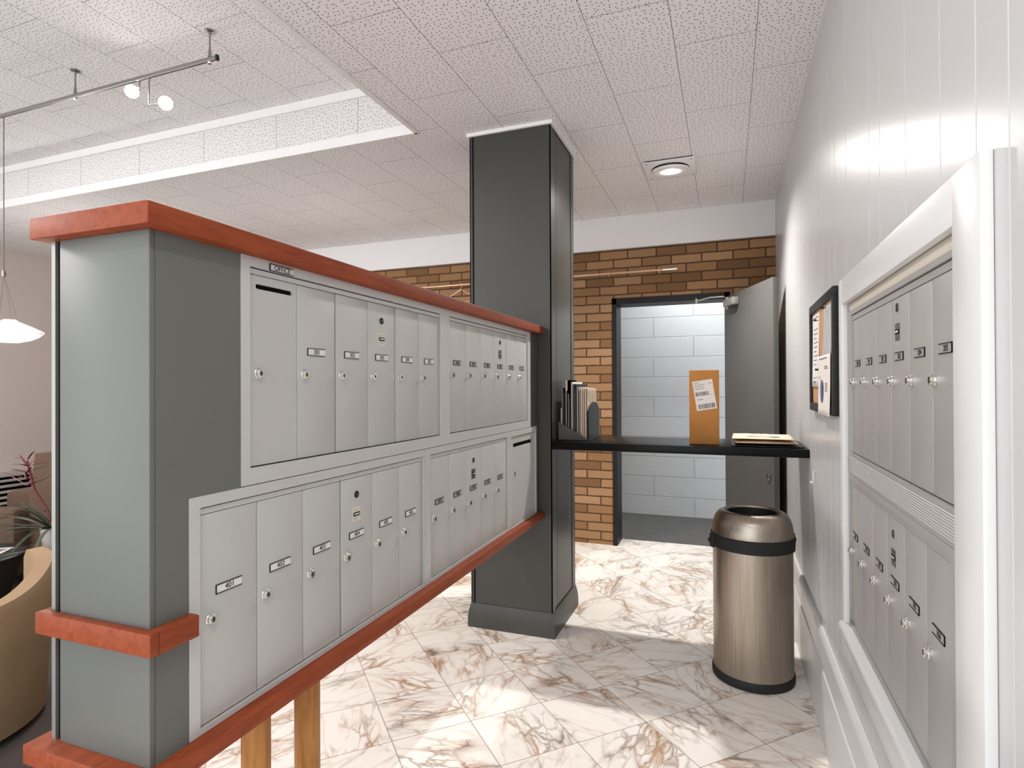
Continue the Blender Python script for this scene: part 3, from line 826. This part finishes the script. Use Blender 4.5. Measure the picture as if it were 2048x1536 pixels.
mags = [(-0.893, 0.006, 0.175, 'paper', 'short cream leaflet at the left end of the file holder'),
        (-0.884, 0.014, 0.29, 'ink', 'thick black magazine second from the left in the file holder'),
        (-0.864, 0.010, 0.335, 'print', 'tallest magazine with a pinkish top in the file holder'),
        (-0.848, 0.012, 0.26, 'ink', 'short black magazine between two taller pale ones in the holder'),
        (-0.832, 0.007, 0.325, 'paper', 'thin tall white catalog in the middle of the file holder'),
        (-0.822, 0.020, 0.312, 'black_plastic', 'thick blue-black catalog in the middle of the file holder'),
        (-0.798, 0.010, 0.295, 'paper_grey', 'gray catalog right of the thick dark one in the holder'),
        (-0.784, 0.006, 0.292, 'kraft_white', 'cream booklet beside the orange spine in the holder'),
        (-0.775, 0.008, 0.288, 'copper', 'orange spined booklet in the file holder'),
        (-0.764, 0.008, 0.290, 'paper', 'white booklet right of the orange spine in the holder'),
        (-0.753, 0.014, 0.288, 'kraft_white', 'last magazine leaning on the arched end plate, pale cover')]
for x, t, h, key, lab in mags:
    b = MB()
    b.box(0, t, 0, 0.235, 0, h, key)
    if key in ('ink', 'black_plastic'):
        b.box(-0.0004, 0.0012, -0.0012, 0.1, 0.002, h - 0.002, 'paper')
        b.box(t * 0.55, t * 0.68, -0.0010, 0.1, 0.004, h - 0.03, 'print')
    elif key == 'print':
        b.box(-0.0004, t * 0.35, -0.0014, 0.2, 0.0, h, 'paper')
        b.box(t * 0.35, t, -0.0014, 0.2, h - 0.06, h, 'copper')
        b.box(t * 0.35, t, -0.0012, 0.2, 0.0, h - 0.06, 'ink')
    elif key != 'copper':
        b.box(t * 0.75, t, -0.0012, 0, 0.002, h - 0.002, 'ink')
    if 'last' in lab:
        for q in range(7):
            b.box(t, t + 0.0004, 0.02 + 0.03 * q, 0.03 + 0.03 * q, h - 0.07 - 0.008 * (q % 3), h - 0.012, 'print')
    tag(b.build('magazine', None, (x, 3.172 + random.uniform(0, 0.012), SZ + 0.0055), 0), lab, 'magazine', 'magazines in the file holder')

# cardboard box with shipping label
bx = thing('cardboard_box', 'tall brown cardboard parcel standing on the shelf with a white shipping label', 'box', (-0.115, 3.152, SZ), math.radians(3))
b = MB(); b.box(-0.074, 0.074, 0, 0.085, 0.0005, 0.386, 'cardboard', 0.003)
b.box(-0.0745, 0.0745, 0.035, 0.05, 0.384, 0.3875, 'kraft_white')
b.build('carton', bx)
b = MB(); b.box(-0.050, 0.050, -0.0008, 0, -0.077, 0.077, 'paper')
for i in range(4):
    b.box(-0.044, -0.044 + (0.05 if i else 0.03), -0.0011, 0, 0.066 - 0.011 * i, 0.0685 - 0.011 * i, 'print')
b.box(0.03, 0.044, -0.0011, 0, 0.055, 0.058, 'print')
b.box(-0.046, 0.046, -0.0011, 0, -0.002, -0.0008, 'print'); b.box(-0.04, -0.01, -0.0011, 0, -0.022, -0.019, 'print')
sl = b.build('shipping_label', bx, (0.002, -0.0005, 0.257)); sl.rotation_euler = (0, math.radians(-9), 0)
b = MB(); b.box(-0.045, 0.022, -0.0013, 0, -0.0005, 0.018, 'barcode'); b.box(-0.040, 0.044, -0.0013, 0, -0.070, -0.046, 'barcode'); b.build('barcode', sl)

# padded mailers
def mailer(w, d, h, key, loc, rot, lab, label=False):
    b = MB(); n, m = 14, 10
    vs, fs = [], []
    rnd = random.Random(int(w * 1000) + int(loc[2] * 10000))
    for s in (1, -1):
        for j in range(m + 1):
            for i in range(n + 1):
                u, v = i / n, j / m
                e = (max(0.0, math.sin(PI * u)) ** 0.35) * (max(0.0, math.sin(PI * v)) ** 0.35)
                z = h / 2 + s * (h / 2 - 0.001) * e + (s > 0) * rnd.uniform(-0.0022, 0.0022) * e + (0.0006 if s > 0 else -0.0006)
                vs.append(((u - 0.5) * w, (v - 0.5) * d, z))
    N = (n + 1) * (m + 1)
    for s in (0, 1):
        for j in range(m):
            for i in range(n):
                q = [s * N + j * (n + 1) + i, s * N + j * (n + 1) + i + 1, s * N + (j + 1) * (n + 1) + i + 1, s * N + (j + 1) * (n + 1) + i]
                fs.append(tuple(q if s == 0 else q[::-1]))
    rim = [i for i in range(n + 1)] + [j * (n + 1) + n for j in range(1, m + 1)] + [m * (n + 1) + i for i in range(n - 1, -1, -1)] + [j * (n + 1) for j in range(m - 1, 0, -1)]
    for a in range(len(rim)):
        p, q = rim[a], rim[(a + 1) % len(rim)]
        fs.append((p, N + p, N + q, q))
    b.faces(vs, fs, key, True)
    o = b.build('padded_mailer', None, loc, rot, sharp=False)
    tag(o, lab, 'envelope', 'padded mailers on the shelf')
    if label:
        c = MB(); c.box(-0.07, 0.08, -0.045, 0.045, 0, 0.0012, 'paper')
        for i in range(3):
            c.box(-0.06, 0.03, 0.024 - 0.016 * i, 0.027 - 0.016 * i, 0.0012, 0.0016, 'print')
        c.build('address_label', o, (0.0, -0.04, h + 0.0012))
    return o
mailer(0.33, 0.37, 0.007, 'black_plastic', (0.180, 3.262, SZ + 0.0012), math.radians(1), 'black plastic mailer at the bottom of the pile on the shelf')
mailer(0.29, 0.35, 0.021, 'kraft', (0.172, 3.258, SZ + 0.0102), math.radians(2), 'thick tan padded mailer in the middle of the pile on the shelf')
mailer(0.285, 0.33, 0.012, 'kraft_white', (0.165, 3.262, SZ + 0.0332), math.radians(-1.5), 'top pale mailer of the pile, with a white address label', True)

# ------------------------------------------------------------------ trash can
tc = thing('trash_can', 'round brushed steel open top trash can standing by the right wall', 'trash can', (0.105, 2.985, 0))
tc['label'] = 'round brushed steel open top trash can standing by the right wall'
b = MB(); b.lathe([(0.178, 0.04), (0.178, 0.630)], 'steel', 64, closed_caps=False); b.lathe([(0.176, 0.630), (0.176, 0.04), (0.0, 0.04)], 'dark_inside', 64, closed_caps=False); b.build('body', tc)
b = MB(); b.lathe([(0.165, 0.0005), (0.183, 0.002), (0.185, 0.02), (0.184, 0.034), (0.179, 0.042)], 'rubber', 64); b.build('base_ring', tc)
b = MB(); b.lathe([(0.180, 0.616), (0.187, 0.618), (0.188, 0.675), (0.182, 0.678), (0.178, 0.66)], 'rubber', 64, closed_caps=False)
for s in (-1, 1):
    Rm = Matrix.Rotation(math.radians(20.5), 4, 'Z') @ Matrix.Translation((s * 0.187, 0, 0.645)) @ Matrix.Rotation(s * PI / 2, 4, 'Y')
    b.box(-0.033, 0.030, -0.018, 0.018, -0.004, 0.012, 'rubber', 0.004, Rm)
    b.lathe([(0.011, 0.010), (0.011, 0.020), (0.006, 0.023)], 'rubber', 14, Rm)
b.build('band', tc)
prof = [(0.1805, 0.668), (0.1815, 0.682)]
for k in range(1, 13):
    t = (PI / 2) * k / 12
    prof.append((0.125 + 0.0555 * math.cos(t), 0.682 + 0.104 * math.sin(t) ** 0.9))
prof += [(0.120, 0.785), (0.115, 0.778), (0.113, 0.768), (0.112, 0.72)]
b = MB(); b.lathe(prof, 'steel', 64, closed_caps=False); b.build('lid', tc)
b = MB(); b.lathe([(0.111, 0.778), (0.110, 0.55), (0.0, 0.55)], 'dark_inside', 48, closed_caps=False); b.build('liner', tc)

# ------------------------------------------------------------------ corkboard and papers
CBX = XR - 0.001
cb = thing('corkboard', 'black framed cork notice board on the right wall beside the mailboxes', 'notice board', (CBX, 2.57, 1.50), -PI / 2)
# local x = -Y, -y = out of the wall
w2, h2 = 0.308, 0.227
b = MB(); f = 0.034
b.box(-w2, w2, -0.018, 0, h2 - f, h2, 'frame_black', 0.0015); b.box(-w2, w2, -0.018, 0, -h2, -h2 + f, 'frame_black', 0.0015)
b.box(-w2, -w2 + f, -0.018, 0, -h2 + f, h2 - f, 'frame_black', 0.0015); b.box(w2 - f, w2, -0.018, 0, -h2 + f, h2 - f, 'frame_black', 0.0015)
b.build('frame', cb)
b = MB(); b.box(-w2 + f, w2 - f, -0.008, 0, -h2 + f, h2 - f, 'cork'); b.build('cork_sheet', cb)
def sheet(name, x0, x1, z0, z1, key, lab, out=0.0085, curl=0.006, lines=(), rot=0.0, leafmark=False):
    """a slightly curled sheet pinned on the board"""
    b = MB(); n, m = 6, 10
    vs, fs = [], []
    for j in range(m + 1):
        for i in range(n + 1):
            u, v = i / n, j / m
            y = -out - curl * ((1 - v) ** 2) * (0.6 + 0.4 * u)
            vs.append((x0 + (x1 - x0) * u, y, z0 + (z1 - z0) * v))
    N = len(vs)
    vs += [(p[0], p[1] + 0.0006, p[2]) for p in vs[:]]
    for j in range(m):
        for i in range(n):
            q = [j * (n + 1) + i, j * (n + 1) + i + 1, (j + 1) * (n + 1) + i + 1, (j + 1) * (n + 1) + i]
            fs.append(tuple(q)); fs.append(tuple(N + a for a in q[::-1]))
    rim = [i for i in range(n + 1)] + [j * (n + 1) + n for j in range(1, m + 1)] + [m * (n + 1) + i for i in range(n - 1, -1, -1)] + [j * (n + 1) for j in range(m - 1, 0, -1)]
    for a in range(len(rim)):
        p, q = rim[a], rim[(a + 1) % len(rim)]
        fs.append((p, q, N + q, N + p))
    b.faces(vs, fs, key, True)
    for (u0, u1, v, t) in lines:
        z = z0 + (z1 - z0) * v
        y = -out - curl * ((1 - v) ** 2) * 0.8 - 0.0012
        b.box(x0 + (x1 - x0) * u0, x0 + (x1 - x0) * u1, y - 0.0003, y, z, z + t, 'print')
    if leafmark:
        cx, cz = x0 + (x1 - x0) * 0.38, z0 + (z1 - z0) * 0.40
        pts = [(cx + 0.030 * math.cos(t), cz + 0.044 * math.sin(t)) for t in [2 * PI * k / 24 for k in range(24)]]
        y = -out - curl * 0.5 - 0.0022
        b.prism(pts, y - 0.0003, y, 'y', 'blue_print')
    o = b.build(name, None, (CBX, 2.57, 1.50), -PI / 2, sharp=False)
    return tag(o, lab, 'paper')
L1 = [(0.15, 0.9, 0.94, 0.004)] + [(0.25, 0.85 - 0.1 * (k % 3), 0.78 - 0.06 * k, 0.0025) for k in range(9)] + [(0.15, 0.95, 0.12, 0.002), (0.3, 0.6, 0.05, 0.008)]
sheet('notice_sheet', -0.270, -0.075, -0.125, 0.185, 'paper', 'cream printed notice pinned at the far side of the corkboard', 0.0086, 0.006, L1)
sheet('map_sheet', 0.04, 0.255, -0.02, 0.185, 'paper_grey', 'crumpled gray sheet at the top near corner of the corkboard', 0.0090, 0.009)
L2 = [(0.1, 0.75, 0.94, 0.004)] + [(0.55, 0.8, 0.80 - 0.03 * k, 0.003) for k in range(2)] + [(0.62, 0.8, 0.52 - 0.03 * k, 0.003) for k in range(5)] + [(0.12, 0.2, 0.60, 0.003), (0.12, 0.2, 0.64, 0.003)]
sheet('flyer', -0.02, 0.262, -0.232, -0.005, 'paper', 'white flyer with a blue oval hanging over the lower frame of the corkboard', 0.0200, 0.004, L2, leafmark=True)
def pin(x, z, key, lab):
    b = MB(); b.lathe([(0.0015, 0), (0.0015, 0.006), (0.005, 0.007), (0.0035, 0.016), (0.006, 0.018), (0.0, 0.019)], key, 12, Matrix.Rotation(PI / 2, 4, 'X'), closed_caps=False)
    o = b.build('push_pin', None, (CBX - 0.0088, 2.57 - x, 1.5 + z), -PI / 2)
    tag(o, lab, 'push pin', 'push pins in the corkboard')
pin(-0.10, 0.150, 'leaf', 'green push pin at the top of the cream notice')
pin(-0.06, -0.055, 'black_plastic', 'dark push pin beside the lower half of the cream notice')
pin(0.10, 0.176, 'black_plastic', 'dark push pin holding the crumpled gray sheet')

# little hook on the wall below the shelf end
b = MB(); b.tube([(XR - 0.001, 2.86, 1.00), (XR - 0.008, 2.86, 0.995), (XR - 0.009, 2.86, 0.955), (XR - 0.016, 2.855, 0.945), (XR - 0.02, 2.85, 0.955)], 0.003, 'white_trim', 8)
tag(b.build('wall_hook'), 'tiny white hook on the right wall under the shelf end', 'hook')

# ------------------------------------------------------------------ rod on the brick wall with a hanger
rod = thing('coat_rod', 'thin pale copper rod fixed along the brick wall', 'rod', (-1.9, 4.93, 2.35))
b = MB(); b.tube([(-3.9, 4.93, 2.347), (-0.39, 4.93, 2.352)], 0.0095, 'copper', 12); o = b.build('bar', rod); o.location = (1.9, -4.93, -2.35)
b = MB(); b.tube([(-0.50, 4.93, 2.352), (-0.385, 4.93, 2.352)], 0.012, 'chrome', 12); o = b.build('end_sleeve', rod); o.location = (1.9, -4.93, -2.35); o['label'] = 'bright metal end sleeve'
for x in (-0.53, -0.95, -1.9, -2.9):
    b = MB(); b.tube([(x, 4.9995, 2.335), (x, 4.93, 2.335)], 0.005, 'copper', 8); b.tube([(x - 0.006, 4.93, 2.351), (x + 0.006, 4.93, 2.351)], 0.0145, 'copper', 10)
    o = b.build('bracket', rod); o.location = (1.9, -4.93, -2.35)
b = MB()
hx = -2.36
b.tube([(hx + 0.0125 * math.cos(t), 4.93, 2.3485 + 0.016 * math.sin(t)) for t in [PI * 1.1 - PI * 1.3 * k / 10 for k in range(11)]] + [(hx, 4.93, 2.305)], 0.0018, 'copper', 6)
b.tube([(hx, 4.93, 2.305), (hx - 0.21, 4.925, 2.19), (hx + 0.21, 4.925, 2.19), (hx, 4.93, 2.305)], 0.0018, 'copper', 6)
tag(b.build('coat_hanger'), 'wire coat hanger on the rod left of the column', 'hanger')

# ------------------------------------------------------------------ recessed ceiling light
rl = thing('recessed_light', 'lit round downlight on a square white plate in the ceiling', 'ceiling light', (-0.35, 3.98, CZ - 0.02))
b = MB(); b.box(-0.16, 0.16, -0.16, 0.16, 0.004, 0.012, 'ceil_white', 0.002); b.box(-0.15, 0.15, -0.15, 0.15, 0.012, 0.0195, 'dark_gap')
for sx in (-1, 1):
    for sy in (-1, 1):
        b.lathe([(0.005, 0.003), (0.005, 0.0045)], 'dark_gap', 10, Matrix.Translation((sx * 0.14, sy * 0.14, 0)))
b.build('plate', rl)
tilt = Matrix.Rotation(math.radians(5), 4, 'X')
b = MB(); b.lathe([(0.121, 0.002), (0.121, -0.006), (0.114, -0.012), (0.070, -0.013), (0.052, -0.006), (0.045, 0.0)], 'ceil_white', 40, tilt, closed_caps=False); b.lathe([(0.1235, 0.0038), (0.0, 0.0036)], 'dark_gap', 40, closed_caps=False); b.build('trim_ring', rl)
b = MB(); b.lathe([(0.036, -0.004), (0.033, -0.012), (0.022, -0.017), (0.0, -0.019)], 'bulb', 32, tilt @ Matrix.Translation((0.0, 0.012, 0)), closed_caps=False); b.lathe([(0.047, -0.002), (0.036, -0.003)], 'ceil_white', 32, tilt @ Matrix.Translation((0.0, 0.012, 0)), closed_caps=False); b.build('bulb', rl)

# ------------------------------------------------------------------ monorail track, heads, pendant
RY, RZ = 2.173, 3.035
mr = thing('monorail_track', 'thin metal lighting rail under the raised lounge ceiling', 'light rail', (-3.6, RY, RZ))
def ml(o):
    o.location = Vector((3.6, -RY, -RZ)); return o
b = MB(); b.box(-5.6, -2.385, RY - 0.006, RY + 0.006, RZ - 0.011, RZ + 0.011, 'rail_metal', 0.002); b.box(-2.386, -2.376, RY - 0.008, RY + 0.008, RZ - 0.013, RZ + 0.013, 'black_plastic'); ml(b.build('rail', mr))
for x in (-2.43, -3.44, -4.9):
    b = MB(); T = Matrix.Translation((x, RY, 0))
    b.lathe([(0.024, CZ2 - 0.0005), (0.024, CZ2 - 0.006), (0.008, CZ2 - 0.012), (0.0042, CZ2 - 0.03), (0.0042, RZ + 0.06), (0.008, RZ + 0.035), (0.009, RZ + 0.012)], 'rail_metal', 16, T)
    b.lathe([(0.009, RZ - 0.0115), (0.011, RZ - 0.016), (0.009, RZ - 0.022)], 'chrome', 16, T)
    ml(b.build('standoff', mr))
def head(loc, aim, stem_top, lab):
    o = thing('track_head', lab, 'track light', loc, 0, 'lit heads on the rail')
    d = (Vector(aim) - Vector(loc)).normalized()
    q = d.to_track_quat('Z', 'Y').to_matrix().to_4x4()
    b = MB(); b.lathe([(0.010, -0.045), (0.014, -0.04), (0.016, -0.015), (0.034, 0.0), (0.036, 0.012), (0.034, 0.012)], 'rail_metal', 24, q, closed_caps=False); b.build('shade', o)
    b = MB(); b.lathe([(0.033, 0.008), (0.030, 0.014), (0.018, 0.018), (0.0, 0.019)], 'track_bulb', 24, q, closed_caps=False); b.build('bulb', o)
    s = Vector(stem_top) - Vector(loc); back = -d * 0.04
    b = MB(); b.tube([s + Vector((0, 0, -0.0005)), s - Vector((0, 0, 0.008)), Vector((s.x, s.y, back.z)), back], 0.004, 'rail_metal', 8); b.build('stem', o)
head((-2.985, RY, 2.975), (-1.0, 0.3, 2.0), (-2.93, RY, RZ - 0.012), 'brighter lit spot head close under the rail')
head((-2.735, RY, 2.868), (-0.9, 0.3, 1.9), (-2.858, RY, RZ - 0.012), 'second lit spot head hanging lower on a thin stem')
pd = thing('pendant_lamp', 'glowing shallow glass pendant on a thin cable at the far left', 'pendant lamp', (-4.03, RY, 1.66))
b = MB(); b.tube([(-0.055, 0, RZ - 1.66 - 0.012), (-0.055, 0, 0.43)], 0.0028, 'cable', 8)
b.lathe([(0.010, 0.40), (0.012, 0.42), (0.006, 0.44)], 'rail_metal', 12, Matrix.Translation((-0.055, 0, 0)))
for a in (0.3, 2.4, 4.5):
    b.tube([(-0.055, 0, 0.41), (0.05 * math.cos(a), 0.05 * math.sin(a), 0.13)], 0.0016, 'rail_metal', 6)
b.build('cable', pd)
b = MB(); prof = [(0.0, 0.004), (0.06, 0.008), (0.105, 0.024), (0.122, 0.045), (0.126, 0.06), (0.118, 0.078), (0.09, 0.098), (0.055, 0.112), (0.03, 0.118), (0.0, 0.12)]
b.lathe(prof, 'pendant_glass', 40, closed_caps=False); b.build('glass_core', pd)
b = MB(); b.lathe([(0.05, 0.0), (0.10, 0.012), (0.140, 0.036), (0.160, 0.058), (0.163, 0.066), (0.158, 0.072), (0.13, 0.088), (0.09, 0.108), (0.05, 0.124), (0.034, 0.135), (0.030, 0.138), (0.046, 0.121), (0.088, 0.104), (0.128, 0.084), (0.152, 0.066), (0.136, 0.040), (0.098, 0.016), (0.05, 0.003)], 'clear_glass', 40, closed_caps=False); b.build('glass_dish', pd)

# ------------------------------------------------------------------ lounge furniture
# round tub chair, seen from behind
tub = thing('tub_chair', 'tan upholstered round tub chair at lower left', 'armchair', (-3.0, 1.32, 0))
b = MB(); seg = 40; vs, fs = [], []
A0, A1 = math.radians(-100), math.radians(84)
for k in range(seg + 1):
    a = A0 + (A1 - A0) * k / seg
    t = (a - A0) / (A1 - A0)
    q_ = min(1.0, max(0.0, (math.degrees(a) - 2) / 70)); top = 0.552 + 0.105 * q_ * q_ * (3 - 2 * q_)
    for r, z in ((0.375, 0.03), (0.385, 0.03), (0.405, top * 0.6), (0.415, top - 0.03), (0.405, top), (0.345, top), (0.335, top - 0.03), (0.33, 0.03)):
        vs.append((r * math.cos(a), r * math.sin(a), z))
n = 8
for k in range(seg):
    for j in range(n):
        fs.append((k * n + j, k * n + (j + 1) % n, (k + 1) * n + (j + 1) % n, (k + 1) * n + j))
fs.append(tuple(range(n))); fs.append(tuple(range(seg * n + n - 1, seg * n - 1, -1)))
b.faces(vs, fs, 'tan_fabric', True); b.build('back_shell', tub)
b = MB(); b.lathe([(0.30, 0.05), (0.325, 0.08), (0.325, 0.33), (0.30, 0.37), (0.0, 0.38)], 'tan_fabric', 36); b.build('seat', tub)
for a in (0.6, 2.2, 3.8, 5.4):
    b = MB(); b.lathe([(0.02, 0.0), (0.025, 0.05)], 'black_plastic', 10, Matrix.Translation((0.27 * math.cos(a), 0.27 * math.sin(a), 0))); b.build('foot', tub)

# low dark table with a magazine
ct = thing('coffee_table', 'dark tapered coffee table behind the tub chair', 'table', (-4.0, 1.92, 0), math.radians(20))
b = MB(); b.lathe([(0.15, 0.0), (0.16, 0.02), (0.27, 0.40), (0.285, 0.43)], 'dark_wicker', 32); b.build('body', ct)
b = MB(); b.lathe([(0.283, 0.4305), (0.295, 0.434), (0.295, 0.446), (0.288, 0.45)], 'black_metal', 40); b.build('top', ct)
b = MB(); b.box(-0.12, 0.12, -0.15, 0.15, 0, 0.008, 'paper', 0.001); b.box(-0.10, 0.02, -0.13, 0.13, 0.008, 0.0086, 'copper'); b.box(0.04, 0.10, -0.12, 0.12, 0.008, 0.0086, 'print')
tag(b.build('magazine', None, (-3.92, 1.94, 0.4505), math.radians(35)), 'open pale magazine lying on the dark coffee table', 'magazine')

# side table, mostly hidden by the pillar, with the potted plant
sd = thing('side_table', 'small brown side table under the white plant pot', 'table', (-3.755, 2.42, 0))
b = MB(); b.box(-0.2, 0.2, -0.2, 0.2, 0.375, 0.40, 'brown_fabric', 0.004); b.build('top', sd)
for sx in (-1, 1):
    for sy in (-1, 1):
        b = MB(); b.box(sx * 0.17 - 0.018, sx * 0.17 + 0.018, sy * 0.17 - 0.018, sy * 0.17 + 0.018, 0, 0.375, 'brown_fabric'); b.build('leg', sd)
pp = thing('potted_plant', 'red flowering bromeliad in a white pot behind the pillar edge', 'plant', (-3.878, 2.326, 0.4005))
b = MB(); b.lathe([(0.050, 0.0), (0.054, 0.004), (0.070, 0.13), (0.072, 0.137), (0.066, 0.137), (0.062, 0.12)], 'white_ceramic', 32, closed_caps=False); b.lathe([(0.050, 0.0), (0.0, 0.0)], 'white_ceramic', 32, closed_caps=False); b.build('pot', pp)
b = MB(); b.lathe([(0.0625, 0.122), (0.0, 0.124)], 'soil', 24, closed_caps=False); b.build('soil', pp)
def blade(b, base, ang, length, rise, droop, width, key):
    n = 9; d = Vector((math.cos(ang), math.sin(ang), 0)); sd_ = Vector((-d.y, d.x, 0)); vs, fs = [], []
    for i in range(n + 1):
        t = i / n
        p = Vector(base) + d * (length * t) + Vector((0, 0, rise * t - droop * t * t))
        w = width * (0.55 + 0.9 * t) * (1 - t) ** 0.6 if t < 1 else 0.0005
        vs += [p - sd_ * w, p + Vector((0, 0, -0.25 * w)), p + sd_ * w, p + Vector((0, 0, -0.25 * w - 0.0012))]
    for i in range(n):
        for a in range(4):
            fs.append((i * 4 + a, i * 4 + (a + 1) % 4, i * 4 + 4 + (a + 1) % 4, i * 4 + 4 + a))
    fs.append((0, 1, 2, 3)); fs.append((4 * n + 3, 4 * n + 2, 4 * n + 1, 4 * n))
    b.faces(vs, fs, key, True)
rnd = random.Random(3)
b = MB()
for k in range(34):
    a = k * 2.4
    blade(b, (0.012 * math.cos(a), 0.012 * math.sin(a), 0.12), a, rnd.uniform(0.20, 0.46), rnd.uniform(0.10, 0.32), rnd.uniform(0.06, 0.22), 0.017, 'leaf')
b.build('leaves', pp)
b = MB()
top = Vector((-0.150, -0.060, 0.44))
b.tube([(0, 0, 0.12), (-0.04, -0.015, 0.24), (-0.11, -0.043, 0.36), top + Vector((-0.005, 0, 0.10))], 0.007, 'red_leaf', 8)
for k in range(22):
    a = k * 2.4; hgt = 0.05 * (k // 5)
    blade(b, top + Vector((0.004 * math.cos(a), 0.004 * math.sin(a), -0.05 + hgt * 0.8)), a, rnd.uniform(0.09, 0.18) * (1 - 0.12 * (k // 5)), rnd.uniform(0.02, 0.09), rnd.uniform(0.0, 0.03), 0.009, 'red_leaf')
b.build('flower', pp)

# brown armchair further back
ac = thing('armchair', 'brown upholstered armchair against the far lounge behind the plant', 'armchair', (-4.90, 2.82, 0), math.radians(20.5))
b = MB(); b.box(-0.50, 0.42, -0.34, 0.34, 0.09, 0.30, 'brown_fabric', 0.02); b.build('base', ac)
b = MB(); b.box(-0.52, 0.22, -0.25, 0.25, 0.302, 0.44, 'brown_fabric', 0.04); b.build('seat_cushion', ac)
b = MB(); b.prism([(0.18, 0.30), (0.26, 0.93), (0.48, 0.93), (0.44, 0.10), (0.42, 0.09), (0.24, 0.30)], -0.33, 0.33, 'y', 'brown_fabric'); b.build('backrest', ac)
for s in (-1, 1):
    b = MB(); b.box(-0.50, 0.22, s * 0.37 - 0.085, s * 0.37 + 0.085, 0.09, 0.56, 'brown_fabric', 0.04); b.build('arm', ac)
for sx in (-0.42, 0.34):
    for sy in (-0.3, 0.3):
        b = MB(); b.lathe([(0.02, 0), (0.026, 0.09)], 'black_plastic', 10, Matrix.Translation((sx, sy, 0))); b.build('leg', ac)

# slatted pale radiator on the lounge wall
ra = thing('radiator', 'pale slatted radiator cover low on the lounge wall', 'radiator', (XL + 0.001, 3.9, 0))
b = MB(); b.box(0, 0.12, -0.9, 0.9, 0.0, 0.10, 'radiator'); b.box(0, 0.02, -0.9, 0.9, 0.10, 0.47, 'dark_gap'); b.box(0, 0.14, -0.92, 0.92, 0.47, 0.51, 'radiator', 0.004)
for s in (-0.9, 0.88):
    b.box(0, 0.12, s, s + 0.02, 0.10, 0.47, 'radiator')
b.build('cover', ra)
for k in range(6):
    b = MB(); b.box(0.08, 0.115, -0.88, 0.88, 0.125 + 0.058 * k, 0.15 + 0.058 * k, 'radiator', 0.003); b.build('slat', ra)
